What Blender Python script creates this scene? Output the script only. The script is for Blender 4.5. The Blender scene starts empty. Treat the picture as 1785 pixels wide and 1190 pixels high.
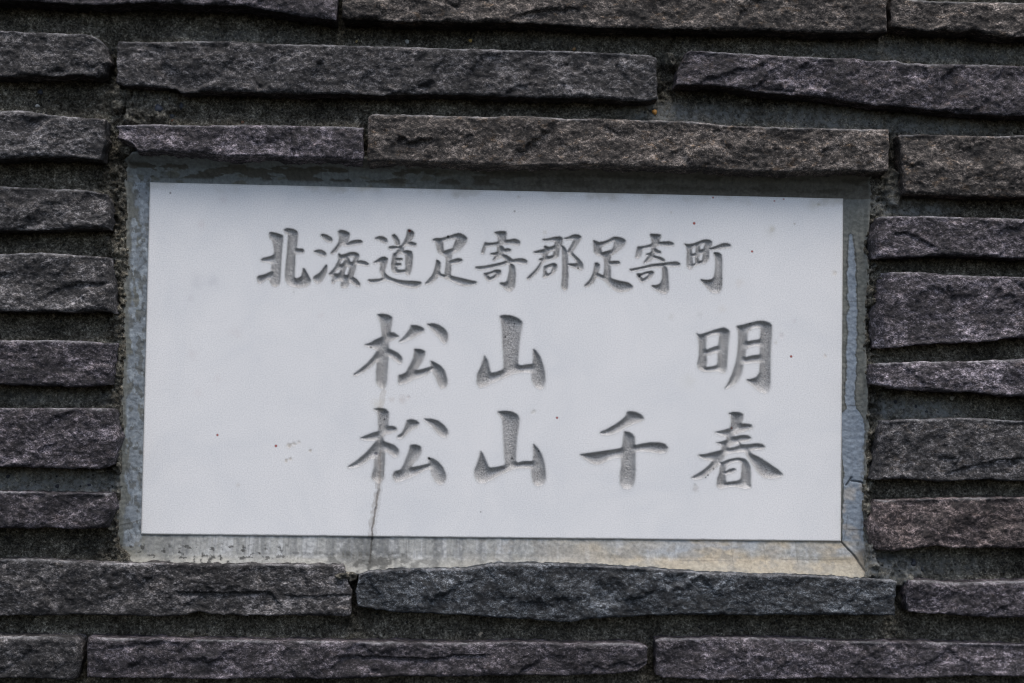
import bpy, math
import numpy as np

# ------------------------------------------------------------------ camera, sky, sun, exposure
S = 0.0005                     # metres per unit: the plaque is about 606 x 302 mm
IW, IH = 1785.0, 1190.0
FPX = IW * 50.0 / 36.0
CAM_R = (-3.75928410e-02, -5.51047416e-02, 1.76593615e-02)
CAM_T = np.array((-23.4208064, 38.0969590, 2469.66894))

scene = bpy.context.scene
col = scene.collection


def rot3(r):
    a, b, c = r
    Rx = np.array([[1, 0, 0], [0, math.cos(a), -math.sin(a)], [0, math.sin(a), math.cos(a)]])
    Ry = np.array([[math.cos(b), 0, math.sin(b)], [0, 1, 0], [-math.sin(b), 0, math.cos(b)]])
    Rz = np.array([[math.cos(c), -math.sin(c), 0], [math.sin(c), math.cos(c), 0], [0, 0, 1]])
    return Rz @ Ry @ Rx


RM = rot3(CAM_R)
CAMP = -RM.T @ CAM_T           # camera position, wall units: x right, y down, z into the wall


def W(p):
    """wall units (x right, y down, z into the wall) -> world metres"""
    p = np.asarray(p, float)
    return np.stack([p[..., 0], p[..., 2], -p[..., 1]], -1) * S


cam_data = bpy.data.cameras.new("camera")
cam = bpy.data.objects.new("camera", cam_data)
col.objects.link(cam)
cam_data.sensor_width = 36.0
cam_data.lens = 50.0
cam_data.clip_start = 0.01
cam_data.clip_end = 100.0
from mathutils import Matrix
_r, _u, _b = W(RM[0]) / S, W(-RM[1]) / S, W(-RM[2]) / S
_m = np.eye(4)
_m[:3, 0], _m[:3, 1], _m[:3, 2], _m[:3, 3] = _r, _u, _b, W(CAMP)
cam.matrix_world = Matrix(_m.tolist())
scene.camera = cam
scene.cycles.pixel_filter_type = 'BLACKMAN_HARRIS'
scene.cycles.filter_width = 1.1

SUN_EL = math.radians(69.0)
SUN_AZ = math.radians(168.0)
world = bpy.data.worlds.new("World")
scene.world = world
world.use_nodes = True
wn = world.node_tree
bg = wn.nodes["Background"]
sky = wn.nodes.new("ShaderNodeTexSky")
sky.sky_type = 'NISHITA'
sky.sun_disc = False
sky.sun_elevation = SUN_EL
sky.sun_rotation = SUN_AZ
sky.air_density = 1.0
sky.dust_density = 3.0
sky.ozone_density = 1.0
wn.links.new(sky.outputs[0], bg.inputs[0])
bg.inputs[1].default_value = 0.13

sd = bpy.data.lights.new("sun", 'SUN')
sd.energy = 1.5
sd.angle = math.radians(44.0)
sd.color = (1.0, 0.965, 0.92)
sun = bpy.data.objects.new("sun", sd)
col.objects.link(sun)
sdir = np.array((math.sin(SUN_AZ) * math.cos(SUN_EL), math.cos(SUN_AZ) * math.cos(SUN_EL), math.sin(SUN_EL)))
from mathutils import Vector
sun.rotation_euler = Vector(sdir.tolist()).to_track_quat('Z', 'Y').to_euler()
sun.location = (0, -3, 4)

vs = scene.view_settings
vs.view_transform = 'Standard'
vs.look = 'None'
vs.exposure = 0.56
vs.gamma = 1.0

# ------------------------------------------------------------------ maths helpers


def unproj(px, py, z=0.0):
    """point of the photograph -> wall units on the plane at depth z"""
    px = np.asarray(px, float)
    py = np.asarray(py, float)
    d = np.stack([(px - IW / 2) / FPX, (py - IH / 2) / FPX, np.ones_like(px)], -1) @ RM
    k = (z - CAMP[2]) / d[..., 2]
    return CAMP + d * k[..., None]


def lin(*c):
    c = np.array(c, float) / 255.0
    return np.where(c <= 0.04045, c / 12.92, ((c + 0.055) / 1.055) ** 2.4)


_rng = np.random.default_rng(7)
_PERM = _rng.permutation(512)
_GR = np.stack([np.cos(np.arange(512) * 2.399), np.sin(np.arange(512) * 2.399)], -1)


def perlin(x, y, seed=0):
    x = np.asarray(x, float) + seed * 37.17
    y = np.asarray(y, float) + seed * 91.73
    xi = np.floor(x).astype(np.int64)
    yi = np.floor(y).astype(np.int64)
    xf = x - xi
    yf = y - yi
    u = xf * xf * xf * (xf * (xf * 6 - 15) + 10)
    v = yf * yf * yf * (yf * (yf * 6 - 15) + 10)

    def g(ix, iy, dx, dy):
        h = _PERM[(_PERM[ix & 511] + iy * 3 + seed) & 511]
        return _GR[h, 0] * dx + _GR[h, 1] * dy
    a = g(xi, yi, xf, yf)
    b = g(xi + 1, yi, xf - 1, yf)
    c = g(xi, yi + 1, xf, yf - 1)
    d = g(xi + 1, yi + 1, xf - 1, yf - 1)
    return 1.5 * ((a + (b - a) * u) + ((c + (d - c) * u) - (a + (b - a) * u)) * v)


def fbm(x, y, scale, octaves=4, seed=0, gain=0.5):
    """about -1..1; scale = size of the largest lumps"""
    r = 0.0
    a = 1.0
    t = 0.0
    f = 1.0 / scale
    for o in range(octaves):
        r = r + a * perlin(np.asarray(x) * f, np.asarray(y) * f, seed + o * 5)
        t += a
        a *= gain
        f *= 2.03
    return r / t * 1.4


def sstep(a, b, x):
    t = np.clip((x - a) / (b - a), 0, 1)
    return t * t * (3 - 2 * t)


def facets(x, y, n, rng, amp, tilt):
    """split-stone facets: cells with their own height and slope"""
    x0, x1, y0, y1 = x.min(), x.max(), y.min(), y.max()
    wx = x + 14 * fbm(x, y, 40, 3, int(rng.integers(300)))
    wy = y + 14 * fbm(x, y, 40, 3, int(rng.integers(300)))
    best = np.full(x.shape, 1e18)
    h = np.zeros(x.shape)
    for k in range(n):
        sx = rng.uniform(x0, x1)
        sy = rng.uniform(y0, y1)
        d = ((wx - sx) / 1.7) ** 2 + ((wy - sy) + 0.35 * (wx - sx)) ** 2
        hh = rng.normal() * amp + ((x - sx) * rng.normal() * 0.6 + (y - sy) * rng.normal()) * tilt
        m = d < best
        best = np.where(m, d, best)
        h = np.where(m, hh, h)
    return np.clip(h, -3 * amp, 3 * amp)


def blur(a, n=1):
    for _ in range(n):
        p = np.pad(a, 1, mode='edge')
        a = (p[:-2, 1:-1] + p[2:, 1:-1] + p[1:-1, :-2] + p[1:-1, 2:] + 2 * p[1:-1, 1:-1]) / 6.0
    return a


# ------------------------------------------------------------------ mesh helpers


def build(name, verts, quads, mat, parent, smooth=True, attrs=None, origin=None):
    """verts in wall units; links ONE mesh object under parent, origin at its own middle"""
    v = W(verts)
    if origin is None:
        origin = (v.min(0) + v.max(0)) / 2
    quads = np.asarray(quads, np.int64)
    me = bpy.data.meshes.new(name)
    me.vertices.add(len(v))
    me.vertices.foreach_set("co", (v - origin).astype(np.float32).ravel())
    nq, k = quads.shape
    me.loops.add(nq * k)
    me.loops.foreach_set("vertex_index", quads.astype(np.int32).ravel())
    me.polygons.add(nq)
    me.polygons.foreach_set("loop_start", np.arange(0, nq * k, k, dtype=np.int32))
    me.polygons.foreach_set("loop_total", np.full(nq, k, dtype=np.int32))
    me.polygons.foreach_set("use_smooth", np.full(nq, smooth, dtype=bool))
    for an, av in (attrs or {}).items():
        if av.ndim == 1:
            me.attributes.new(an, 'FLOAT', 'POINT').data.foreach_set("value", av.astype(np.float32))
        else:
            c4 = np.ones((len(av), 4), np.float32)
            c4[:, :av.shape[1]] = av
            me.attributes.new(an, 'FLOAT_COLOR', 'POINT').data.foreach_set("color", c4.ravel())
    me.update(calc_edges=True)
    me.materials.append(mat)
    o = bpy.data.objects.new(name, me)
    col.objects.link(o)
    if parent is not None:
        o.parent = parent
        o.location = Vector(origin.tolist()) - parent.location
    else:
        o.location = origin.tolist()
    return o


def grid_quads(nu, nv, base=0):
    i = np.arange(nv - 1)[:, None] * nu + np.arange(nu - 1)[None, :] + base
    return np.stack([i, i + nu, i + nu + 1, i + 1], -1).reshape(-1, 4)


def thing(name, loc, label, cat):
    e = bpy.data.objects.new(name, None)
    e.empty_display_size = 0.05
    e.location = loc
    col.objects.link(e)
    e['label'] = label
    e['category'] = cat
    return e


# ------------------------------------------------------------------ materials


class NT:
    def __init__(self, name):
        self.m = bpy.data.materials.new(name)
        self.m.use_nodes = True
        self.t = self.m.node_tree
        self.b = self.t.nodes["Principled BSDF"]

    def n(self, kind, **kw):
        x = self.t.nodes.new("ShaderNode" + kind)
        for k, v in kw.items():
            setattr(x, k, v)
        return x

    def l(self, a, b):
        self.t.links.new(a, b)

    def noise(self, vec, scale, detail=3.0, rough=0.55, dist=0.0):
        x = self.n("TexNoise")
        x.inputs["Scale"].default_value = scale
        x.inputs["Detail"].default_value = detail
        x.inputs["Roughness"].default_value = rough
        x.inputs["Distortion"].default_value = dist
        self.l(vec, x.inputs["Vector"])
        return x.outputs["Fac"]

    def ramp(self, fac, *stops):
        r = self.n("ValToRGB")
        e = r.color_ramp.elements
        while len(e) < len(stops):
            e.new(0.5)
        for el, (p, c) in zip(e, stops):
            el.position = p
            el.color = (c, c, c, 1) if not hasattr(c, '__len__') else (*c, 1)
        self.l(fac, r.inputs[0])
        return r.outputs[0]

    def mix(self, fac, a, b, mode='MIX'):
        x = self.n("Mix", data_type='RGBA', blend_type=mode)
        if isinstance(fac, (int, float)):
            x.inputs[0].default_value = fac
        else:
            self.l(fac, x.inputs[0])
        for s, v in ((x.inputs[6], a), (x.inputs[7], b)):
            if hasattr(v, '__len__'):
                s.default_value = (*v, 1)
            else:
                self.l(v, s)
        return x.outputs[2]

    def math(self, op, a, b=None):
        x = self.n("Math", operation=op)
        for s, v in ((x.inputs[0], a), (x.inputs[1], b)):
            if v is None:
                continue
            if isinstance(v, (int, float)):
                s.default_value = v
            else:
                self.l(v, s)
        return x.outputs[0]

    def coords(self, rand=True):
        tc = self.n("TexCoord")
        v = tc.outputs["Object"]
        if rand:
            oi = self.n("ObjectInfo")
            sc = self.n("VectorMath", operation='SCALE')
            cb = self.n("CombineXYZ")
            self.l(oi.outputs["Random"], cb.inputs[0])
            self.l(oi.outputs["Random"], cb.inputs[2])
            self.l(cb.outputs[0], sc.inputs[0])
            sc.inputs["Scale"].default_value = 40.0
            ad = self.n("VectorMath", operation='ADD')
            self.l(v, ad.inputs[0])
            self.l(sc.outputs[0], ad.inputs[1])
            v = ad.outputs[0]
        return v

    def bump(self, h, strength, dist, prev=None):
        x = self.n("Bump")
        x.inputs["Strength"].default_value = strength
        x.inputs["Distance"].default_value = dist
        self.l(h, x.inputs["Height"])
        if prev is not None:
            self.l(prev, x.inputs["Normal"])
        return x.outputs[0]


def mat_stone():
    t = NT("split_granite")
    v = t.coords()
    oi = t.n("ObjectInfo")
    mp = t.n("Mapping")
    mp.inputs["Rotation"].default_value = (0, math.radians(28), 0)
    mp.inputs["Scale"].default_value = (0.72, 1.0, 1.25)
    sv = t.n("VectorMath", operation='SCALE')
    t.l(v, sv.inputs[0])
    t.l(t.math('ADD', t.math('MULTIPLY', t.math('FRACT', t.math('MULTIPLY', oi.outputs["Random"], 7.31)), 0.55), 0.68), sv.inputs["Scale"])
    t.l(sv.outputs[0], mp.inputs[0])
    v = mp.outputs[0]
    crystal = t.noise(v, 300, 5, 0.78)             # a few millimetres: feldspar specks
    fine = t.noise(v, 1100, 2, 0.6)
    clump = t.noise(v, 62, 5, 0.62, 0.5)           # hand-wide light and dark clouds
    tone = t.noise(v, 16, 3, 0.5)
    a = t.math('ADD', t.math('MULTIPLY', crystal, 0.62), t.math('MULTIPLY', fine, 0.38))
    a = t.math('ADD', a, t.math('MULTIPLY', t.math('SUBTRACT', clump, 0.5), 0.42))
    c = t.ramp(a, (0.37, 0.010), (0.46, 0.028), (0.53, 0.068), (0.595, 0.195), (0.70, 0.48))
    c = t.mix(1.0, c, oi.outputs["Color"], 'MULTIPLY')
    rust = t.ramp(t.noise(v, 120, 4, 0.7, 0.4), (0.56, 0.0), (0.68, 1.0))
    rust = t.math('MULTIPLY', rust, oi.outputs["Alpha"])
    c = t.mix(rust, c, t.mix(1.0, c, (1.5, 1.08, 0.62), 'MULTIPLY'))
    c = t.mix(1.0, c, t.ramp(tone, (0.3, 0.62), (0.7, 1.3)), 'MULTIPLY')
    at = t.n("Attribute", attribute_name="grime")
    c = t.mix(at.outputs["Fac"], c, (0.022, 0.022, 0.021))
    we = t.n("Attribute", attribute_name="arris_light")  # light on the upper arris, painted into the stone colour
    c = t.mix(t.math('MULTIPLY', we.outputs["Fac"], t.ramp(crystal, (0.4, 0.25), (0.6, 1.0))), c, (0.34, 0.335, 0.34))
    t.l(c, t.b.inputs["Base Color"])
    t.b.inputs["Roughness"].default_value = 0.78
    t.b.inputs["Specular IOR Level"].default_value = 0.35
    nb = t.bump(t.noise(v, 520, 4, 0.75), 0.7, 0.0009)
    t.l(nb, t.b.inputs["Normal"])
    return t.m


def mat_mortar():
    t = NT("sandy_mortar")
    v = t.coords(False)
    grain = t.noise(v, 480, 4, 0.78)
    mid = t.noise(v, 150, 4, 0.6)
    big = t.noise(v, 22, 4, 0.6)
    c = t.ramp(t.math('ADD', t.math('MULTIPLY', grain, 0.7), t.math('MULTIPLY', mid, 0.3)),
               (0.38, (0.020, 0.018, 0.015)), (0.47, (0.070, 0.064, 0.050)), (0.56, (0.19, 0.177, 0.146)), (0.65, (0.52, 0.485, 0.41)))
    c = t.mix(1.0, c, t.ramp(big, (0.32, (0.42, 0.42, 0.40)), (0.5, (0.85, 0.84, 0.82)), (0.68, (1.25, 1.25, 1.22))), 'MULTIPLY')
    pale = t.n("Attribute", attribute_name="pale")
    pm = t.math('MULTIPLY', pale.outputs["Fac"], t.ramp(t.noise(v, 190, 4, 0.7), (0.40, 1.0), (0.56, 0.25)))
    c = t.mix(pm, c, (0.205, 0.213, 0.207))
    vo = t.n("TexVoronoi")
    vo.inputs["Scale"].default_value = 190
    t.l(v, vo.inputs["Vector"])
    peb = t.ramp(vo.outputs["Distance"], (0.16, 1.0), (0.24, 0.0))
    sel = t.n("SeparateColor")
    t.l(vo.outputs["Color"], sel.inputs[0])
    peb = t.math('MULTIPLY', peb, t.math('GREATER_THAN', sel.outputs[0], 0.62))
    pc = t.mix(sel.outputs[1], (0.022, 0.024, 0.028), (0.075, 0.07, 0.06))
    c = t.mix(peb, c, pc)
    t.l(c, t.b.inputs["Base Color"])
    t.b.inputs["Roughness"].default_value = 0.93
    t.b.inputs["Specular IOR Level"].default_value = 0.2
    nb = t.bump(t.noise(v, 420, 4, 0.75), 1.0, 0.0018)
    t.l(nb, t.b.inputs["Normal"])
    return t.m


def mat_surround():
    t = NT("trowelled_cement")
    v = t.coords(False)
    at = t.n("Attribute", attribute_name="paint")
    c = t.mix(1.0, at.outputs["Color"], t.ramp(t.noise(v, 320, 5, 0.7), (0.3, 0.70), (0.7, 1.28)), 'MULTIPLY')
    t.l(c, t.b.inputs["Base Color"])
    t.b.inputs["Roughness"].default_value = 0.8
    t.b.inputs["Specular IOR Level"].default_value = 0.25
    nb = t.bump(t.noise(v, 260, 5, 0.7), 0.5, 0.0008)
    t.l(nb, t.b.inputs["Normal"])
    return t.m


def mat_marble():
    t = NT("white_marble")
    v = t.coords(False)
    geo = t.n("NewGeometry")
    v = geo.outputs["Position"]
    cloud = t.noise(v, 15, 5, 0.6, 0.8)
    c = t.ramp(cloud, (0.32, (0.775, 0.775, 0.77)), (0.5, (0.82, 0.813, 0.798)), (0.68, (0.85, 0.838, 0.82)))
    grain = t.noise(v, 900, 2, 0.6)
    c = t.mix(1.0, c, t.ramp(grain, (0.3, 0.86), (0.7, 1.09)), 'MULTIPLY')
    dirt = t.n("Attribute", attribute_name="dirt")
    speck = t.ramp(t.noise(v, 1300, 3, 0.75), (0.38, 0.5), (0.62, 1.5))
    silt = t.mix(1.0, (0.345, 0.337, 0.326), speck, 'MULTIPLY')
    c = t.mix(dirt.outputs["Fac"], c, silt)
    st = t.n("Attribute", attribute_name="stain")
    c = t.mix(st.outputs["Alpha"], c, st.outputs["Color"])
    t.l(c, t.b.inputs["Base Color"])
    t.b.inputs["Roughness"].default_value = 0.55
    t.b.inputs["Specular IOR Level"].default_value = 0.3
    nb = t.bump(t.noise(v, 1000, 3, 0.7), 0.10, 0.0003)
    t.l(nb, t.b.inputs["Normal"])
    return t.m


def mat_pebble():
    t = NT("sand_pebble")
    v = t.coords()
    oi = t.n("ObjectInfo")
    c = t.mix(1.0, oi.outputs["Color"], t.ramp(t.noise(v, 500, 3), (0.3, 0.7), (0.7, 1.3)), 'MULTIPLY')
    t.l(c, t.b.inputs["Base Color"])
    t.b.inputs["Roughness"].default_value = 0.6
    return t.m


M_STONE, M_MORTAR, M_SURROUND, M_MARBLE, M_PEBBLE = mat_stone(), mat_mortar(), mat_surround(), mat_marble(), mat_pebble()

# ------------------------------------------------------------------ the wall
wall = thing("stone_wall", (0.0, 0.0, -0.35),
             "dark wall of long split granite strips in rough grey mortar around the white plaque", "wall")
wall['kind'] = 'thing'
# each stone: top edge, bottom edge (points of the photograph from left to right), colour, rust, how far it stands proud,
# and how its left and right ends wander (x offsets at top, middle, bottom)
PURPLE, GREY, BROWN, BLUE, DARK, PINK = (1.10, 0.96, 1.05), (1.06, 0.99, 0.99), (1.13, 0.96, 0.84), (0.92, 0.99, 1.07), (0.90, 0.84, 0.83), (1.34, 1.06, 1.01)
STONES = [
 # row above the frame
 dict(t=[(-190,-40),(588,-34)], b=[(-190,-6),(44,0),(118,6),(181,7),(249,3),(336,7),(437,11),(487,20),(538,29),(588,35)], c=PURPLE),
 dict(t=[(597,-36),(1547,-22)], b=[(598,29),(607,34),(691,36),(792,39),(892,38),(993,44),(1094,49),(1190,50),(1269,52),(1353,52),(1420,57),(1521,56),(1545,55)], c=BROWN, rust=.6),
 dict(t=[(1555,-6),(1620,1),(1700,3),(1785,4),(1960,8)], b=[(1553,45),(1622,54),(1682,55),(1699,52),(1719,60),(1756,64),(1785,63),(1960,68)], c=BROWN, rust=.3),
 # second row
 dict(t=[(-190,48),(0,52),(50,55),(118,58),(155,59),(171,66),(188,82)], b=[(-190,134),(0,133),(50,132),(101,132),(145,129),(165,134),(186,131)], c=DARK, re=(-4,6,-6), rnd=16),
 dict(t=[(203,72),(269,73),(336,71),(403,71),(471,76),(600,78),(691,80),(792,84),(892,87),(993,88),(1094,93),(1131,96),(1146,101)], b=[(204,144),(215,148),(269,151),(306,155),(316,162),(370,158),(437,160),(504,163),(600,162),(657,166),(724,164),(825,165),(876,168),(960,170),(1027,171),(1128,177),(1146,172)], c=GREY, re=(-3,0,1)),
 dict(t=[(1180,98),(1192,94),(1205,87),(1286,92),(1387,98),(1488,101),(1521,106),(1561,104),(1572,109),(1622,111),(1723,112),(1785,115),(1960,121)], b=[(1180,147),(1252,148),(1319,161),(1387,165),(1454,171),(1521,182),(1588,186),(1602,188),(1672,197),(1756,202),(1785,202),(1960,208)], c=PURPLE, rust=.35, le=(14,2,-1)),
 # third row
 dict(t=[(-190,195),(0,193),(34,192),(84,198),(118,203),(178,207)], b=[(-190,272),(0,276),(67,273),(134,274),(178,276)], c=GREY, re=(3,4,-2)),
 dict(t=[(203,218),(269,216),(336,218),(437,217),(600,220),(633,222)], b=[(203,240),(214,243),(233,251),(240,263),(282,263),(336,266),(403,271),(471,271),(600,276),(633,278)], c=PURPLE, le=(0,4,0), under=13),
 dict(t=[(642,203),(650,198),(724,200),(859,203),(903,201),(960,205),(1061,207),(1190,210),(1286,219),(1387,222),(1488,224),(1551,225)], b=[(640,282),(691,280),(792,284),(859,287),(993,287),(1190,292),(1286,296),(1353,299),(1420,297),(1521,299),(1549,297)], c=BROWN, rust=.55, under=12),
 dict(t=[(1568,235),(1602,233),(1656,235),(1723,237),(1785,235),(1960,238)], b=[(1568,336),(1622,339),(1689,342),(1785,343),(1960,347)], c=BROWN, rust=.6, le=(0,4,10)),
 # left of the plaque
 dict(t=[(-190,322),(0,324),(101,329),(151,331),(189,339)], b=[(-190,402),(0,401),(67,401),(134,399),(192,398)], c=DARK, re=(-4,2,0)),
 dict(t=[(-190,440),(0,442),(67,440),(134,444),(195,448)], b=[(-190,541),(0,541),(67,543),(134,543),(181,541),(200,546)], c=DARK, re=(-6,0,4), side=9),
 dict(t=[(-190,592),(0,593),(101,593),(198,597)], b=[(-190,668),(0,670),(67,672),(134,674),(196,671)], c=PURPLE, re=(2,0,-4), side=7),
 dict(t=[(-190,709),(0,711),(192,711),(206,716)], b=[(-190,812),(0,814),(67,815),(128,817),(175,817),(206,808)], c=PURPLE, re=(-8,2,-8), rnd=9),
 dict(t=[(-190,853),(0,856),(101,859),(198,860)], b=[(-190,921),(0,921),(67,920),(168,922),(196,918)], c=PURPLE, re=(-4,2,-12), rnd=9),
 # right of the plaque
 dict(t=[(1530,377),(1622,376),(1785,381),(1960,385)], b=[(1524,449),(1588,448),(1622,445),(1785,449),(1960,452)], c=PURPLE, ledges=(((1545,1575,1600,1640), (410,404,412,436), 5),), le=(6,-3,0), side=8),
 dict(t=[(1526,474),(1605,474),(1656,479),(1785,482),(1960,486)], b=[(1523,606),(1560,606),(1605,600),(1656,597),(1723,595),(1756,589),(1785,589),(1960,588)], c=PURPLE, v=1.5, le=(14,2,4), side=16),
 dict(t=[(1526,633),(1605,630),(1689,630),(1785,625),(1960,620)], b=[(1522,668),(1555,676),(1622,682),(1706,684),(1756,691),(1785,691),(1960,694)], c=PURPLE, v=1.3, le=(4,-3,2), side=7),
 dict(t=[(1532,733),(1622,729),(1689,728),(1785,734),(1960,738)], b=[(1524,836),(1588,834),(1639,839),(1723,835),(1785,839),(1960,842)], c=GREY, ledges=(((1640,1690,1740,1800), (828,812,800,796), 6),), rust=.35, le=(10,6,-4), side=12),
 dict(t=[(1524,872),(1622,869),(1689,867),(1785,867),(1960,868)], b=[(1518,958),(1555,961),(1605,955),(1639,951),(1656,955),(1785,955),(1960,957)], c=PINK, le=(10,-2,2), side=12),
 # below the plaque
 dict(t=[(-190,972),(0,975),(67,974),(134,978),(202,981),(269,981),(336,983),(437,983),(600,985),(610,990)], b=[(-190,1072),(0,1072),(67,1073),(134,1072),(218,1072),(276,1076),(323,1071),(346,1066),(370,1071),(437,1073),(504,1072),(600,1074),(610,1072)], c=DARK, ledges=(((300,380,470,480,500), (1030,1033,1031,1045,1060), 6), ((480,560,640), (1037,1038,1034), 4)), re=(-12,3,2)),
 dict(t=[(622,1004),(640,995),(724,992),(808,991),(859,983),(926,982),(993,984),(1094,988),(1190,995),(1286,1000),(1387,1002),(1488,1007),(1555,1010),(1566,1015)], b=[(622,1058),(691,1067),(792,1071),(876,1078),(926,1080),(993,1084),(1061,1076),(1128,1074),(1190,1072),(1286,1072),(1387,1072),(1488,1072),(1560,1072)], c=BLUE, le=(5,-3,2), re=(0,-2,-2)),
 dict(t=[(1583,1012),(1600,1010),(1656,1015),(1785,1012),(1960,1014)], b=[(1580,1067),(1672,1072),(1740,1077),(1785,1076),(1960,1079)], c=PURPLE, v=1.1, le=(2,-2,2)),
 # beyond the frame, above and below
 dict(t=[(-190,-150),(900,-146)], b=[(-190,-92),(900,-86)], c=GREY),
 dict(t=[(912,-140),(1960,-116)], b=[(912,-84),(1960,-52)], c=BROWN, rust=.3),
 dict(t=[(-190,1222),(760,1226)], b=[(-190,1290),(760,1294)], c=DARK),
 dict(t=[(772,1224),(1960,1230)], b=[(772,1290),(1960,1296)], c=PURPLE),
 # bottom row
 dict(t=[(-190,1107),(0,1109),(67,1109),(128,1110),(141,1117)], b=[(-190,1181),(0,1182),(67,1183),(131,1185),(138,1181)], c=DARK, re=(0,2,-5), rnd=9),
 dict(t=[(150,1111),(235,1113),(336,1114),(437,1116),(600,1118),(691,1119),(792,1121),(892,1119),(993,1121),(1094,1121),(1121,1124),(1131,1131)], b=[(153,1181),(235,1182),(336,1183),(600,1183),(691,1179),(825,1179),(892,1177),(993,1178),(1094,1173),(1112,1170),(1130,1158)], c=PURPLE, ledges=(((580,700,760,790,860), (1142,1146,1148,1141,1140), 7), ((180,260,330), (1128,1121,1118), 4)), re=(0,0,-2), rnd=8),
 dict(t=[(1143,1115),(1152,1111),(1190,1113),(1286,1111),(1387,1114),(1488,1118),(1588,1119),(1689,1121),(1785,1123),(1960,1127)], b=[(1143,1176),(1155,1182),(1185,1182),(1252,1186),(1353,1183),(1454,1182),(1588,1183),(1689,1178),(1785,1180),(1960,1183)], c=PURPLE, v=1.15, le=(0,1,3)),
]
STEP = 2.0
rs = np.random.default_rng(41)


def make_stone(i, d):
    proud = d.get('z', 46 + rs.uniform(-6, 6))
    seed = 11 + i * 13
    tp, bt = np.array(d['t'], float), np.array(d['b'], float)
    T = unproj(tp[:, 0], tp[:, 1], -proud)
    B = unproj(bt[:, 0], bt[:, 1], -proud)
    L = (T[0, 0] + B[0, 0]) / 2
    R = (T[-1, 0] + B[-1, 0]) / 2
    hgt = np.mean(np.interp(np.linspace(L, R, 40), B[:, 0], B[:, 1]) - np.interp(np.linspace(L, R, 40), T[:, 0], T[:, 1]))
    nu = int((R - L) / STEP) + 2
    nv = int(hgt / STEP) + 2
    u = np.linspace(0, 1, nu)[None, :]
    v = np.linspace(0, 1, nv)[:, None]
    le, re = d.get('le', (0, 0, 0)), d.get('re', (0, 0, 0))
    vv = np.linspace(0, 1, nv)
    lx = L + np.interp(vv, (0, .5, 1), le) + 2.2 * fbm(vv * hgt, vv * 0, 22, 4, seed)
    rx = R + np.interp(vv, (0, .5, 1), re) + 2.2 * fbm(vv * hgt, vv * 0, 22, 4, seed + 3)
    x = lx[:, None] + (rx - lx)[:, None] * u
    jt = 1.9 * fbm(x[0], x[0] * 0, 30, 5, seed + 5, .7)
    jb = 2.8 * fbm(x[0], x[0] * 0, 36, 5, seed + 7, .72)
    top = np.interp(x, T[:, 0], T[:, 1]) + jt[None, :]
    bot = np.interp(x, B[:, 0], B[:, 1]) + jb[None, :]
    y = top + (bot - top) * v
    # front relief
    n = max(6, int((R - L) * hgt / 2600))
    f = facets(x, y, n, rs, 1.6, 0.085)
    f = blur(f, 2)
    xs = x + 0.45 * y
    rel = f + 2.3 * fbm(xs / 1.6, y, 46, 4, seed + 20) + 2.1 * fbm(x, y, 12, 3, seed + 30, .6) + 0.85 * fbm(x, y, 4.2, 2, seed + 40)
    rel = rel - 1.2 * np.abs(fbm(xs, y * 1.3, 26, 3, seed + 50))
    for lx_, ly_, st_ in d.get('ledges', ()):      # splits where the lower layer has come away
        w_ = unproj(np.array(lx_, float), np.array(ly_, float), -proud)
        yl = np.interp(x, w_[:, 0], w_[:, 1]) + 2.2 * fbm(x, x * 0, 22, 4, seed + 95)
        rel = rel + st_ * sstep(-.8, 1.4, y - yl) * np.exp(-np.clip(y - yl, 0, 99) / 22) * sstep(w_[0, 0], w_[0, 0] + 20, x) * sstep(w_[-1, 0], w_[-1, 0] - 20, x)
    # rounding towards the arrises
    de = np.minimum.reduce([(y - top) * 0.85, bot - y, x - lx[:, None] + 0 * y, rx[:, None] - x + 0 * y])
    r0 = 3.0
    rnd = r0 * (1 - np.sqrt(np.clip(1 - (1 - np.clip(de / r0, 0, 1)) ** 2, 0, 1)))
    z = -proud + rel * sstep(-2, 7, de) + rnd * 0.9
    if 'rnd' in d:                               # weathered round end on the right
        q = d['rnd'] * 1.6
        e = np.clip(1 - (rx[:, None] - x) / q, 0, 1)
        z = z + d['rnd'] * 1.1 * e ** 2
    if 'side' in d:                              # an end broken back at an angle
        q = d['side']
        e = (rx[:, None] - x) if L < -300 and 're' in d else (x - lx[:, None])
        e = e + 2.5 * fbm(x, y, 18, 3, seed + 60)
        z = z + np.clip(q - e, 0, q) * 1.5
    front = np.stack([x, y, z], -1)
    verts = [front.reshape(-1, 3)]
    quads = [grid_quads(nu, nv)]
    # the four sides run back into the mortar
    ring = np.concatenate([front[0, :], front[1:, -1], front[-1, -2::-1], front[-2:0:-1, 0]])
    nr = len(ring)
    base = nu * nv
    cen = np.array([(L + R) / 2, ring[:, 1].mean()])
    nrm = np.zeros((nr, 2))
    tang = np.roll(ring[:, :2], -1, 0) - np.roll(ring[:, :2], 1, 0)
    tang /= np.linalg.norm(tang, axis=1, keepdims=True) + 1e-9
    nrm = np.stack([tang[:, 1], -tang[:, 0]], -1)
    # smooth the outward direction so the side faces stay tidy
    for _ in range(6):
        nrm = (np.roll(nrm, 1, 0) + nrm + np.roll(nrm, -1, 0)) / 3
    s = np.arange(nr) * STEP
    levels = [0.0, 0.12, 0.25, 0.4, 0.55, 0.75, 1.0]
    lay = []
    for li, tt in enumerate(levels):
        p = ring.copy()
        p[:, 2] = ring[:, 2] + (14.0 - ring[:, 2]) * tt
        if li:
            off = 2.4 * fbm(s, p[:, 2] * 0 + tt * 60, 16, 4, seed + 70) - 1.2 * tt
            p[:, :2] += nrm * off[:, None]
            lowside = np.zeros(nr)
            lowside[nu + nv - 1:nu + nv + nu - 3] = 1
            p[:, 1] += lowside * d.get('under', 1.0) * tt
        lay.append(p)
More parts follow.
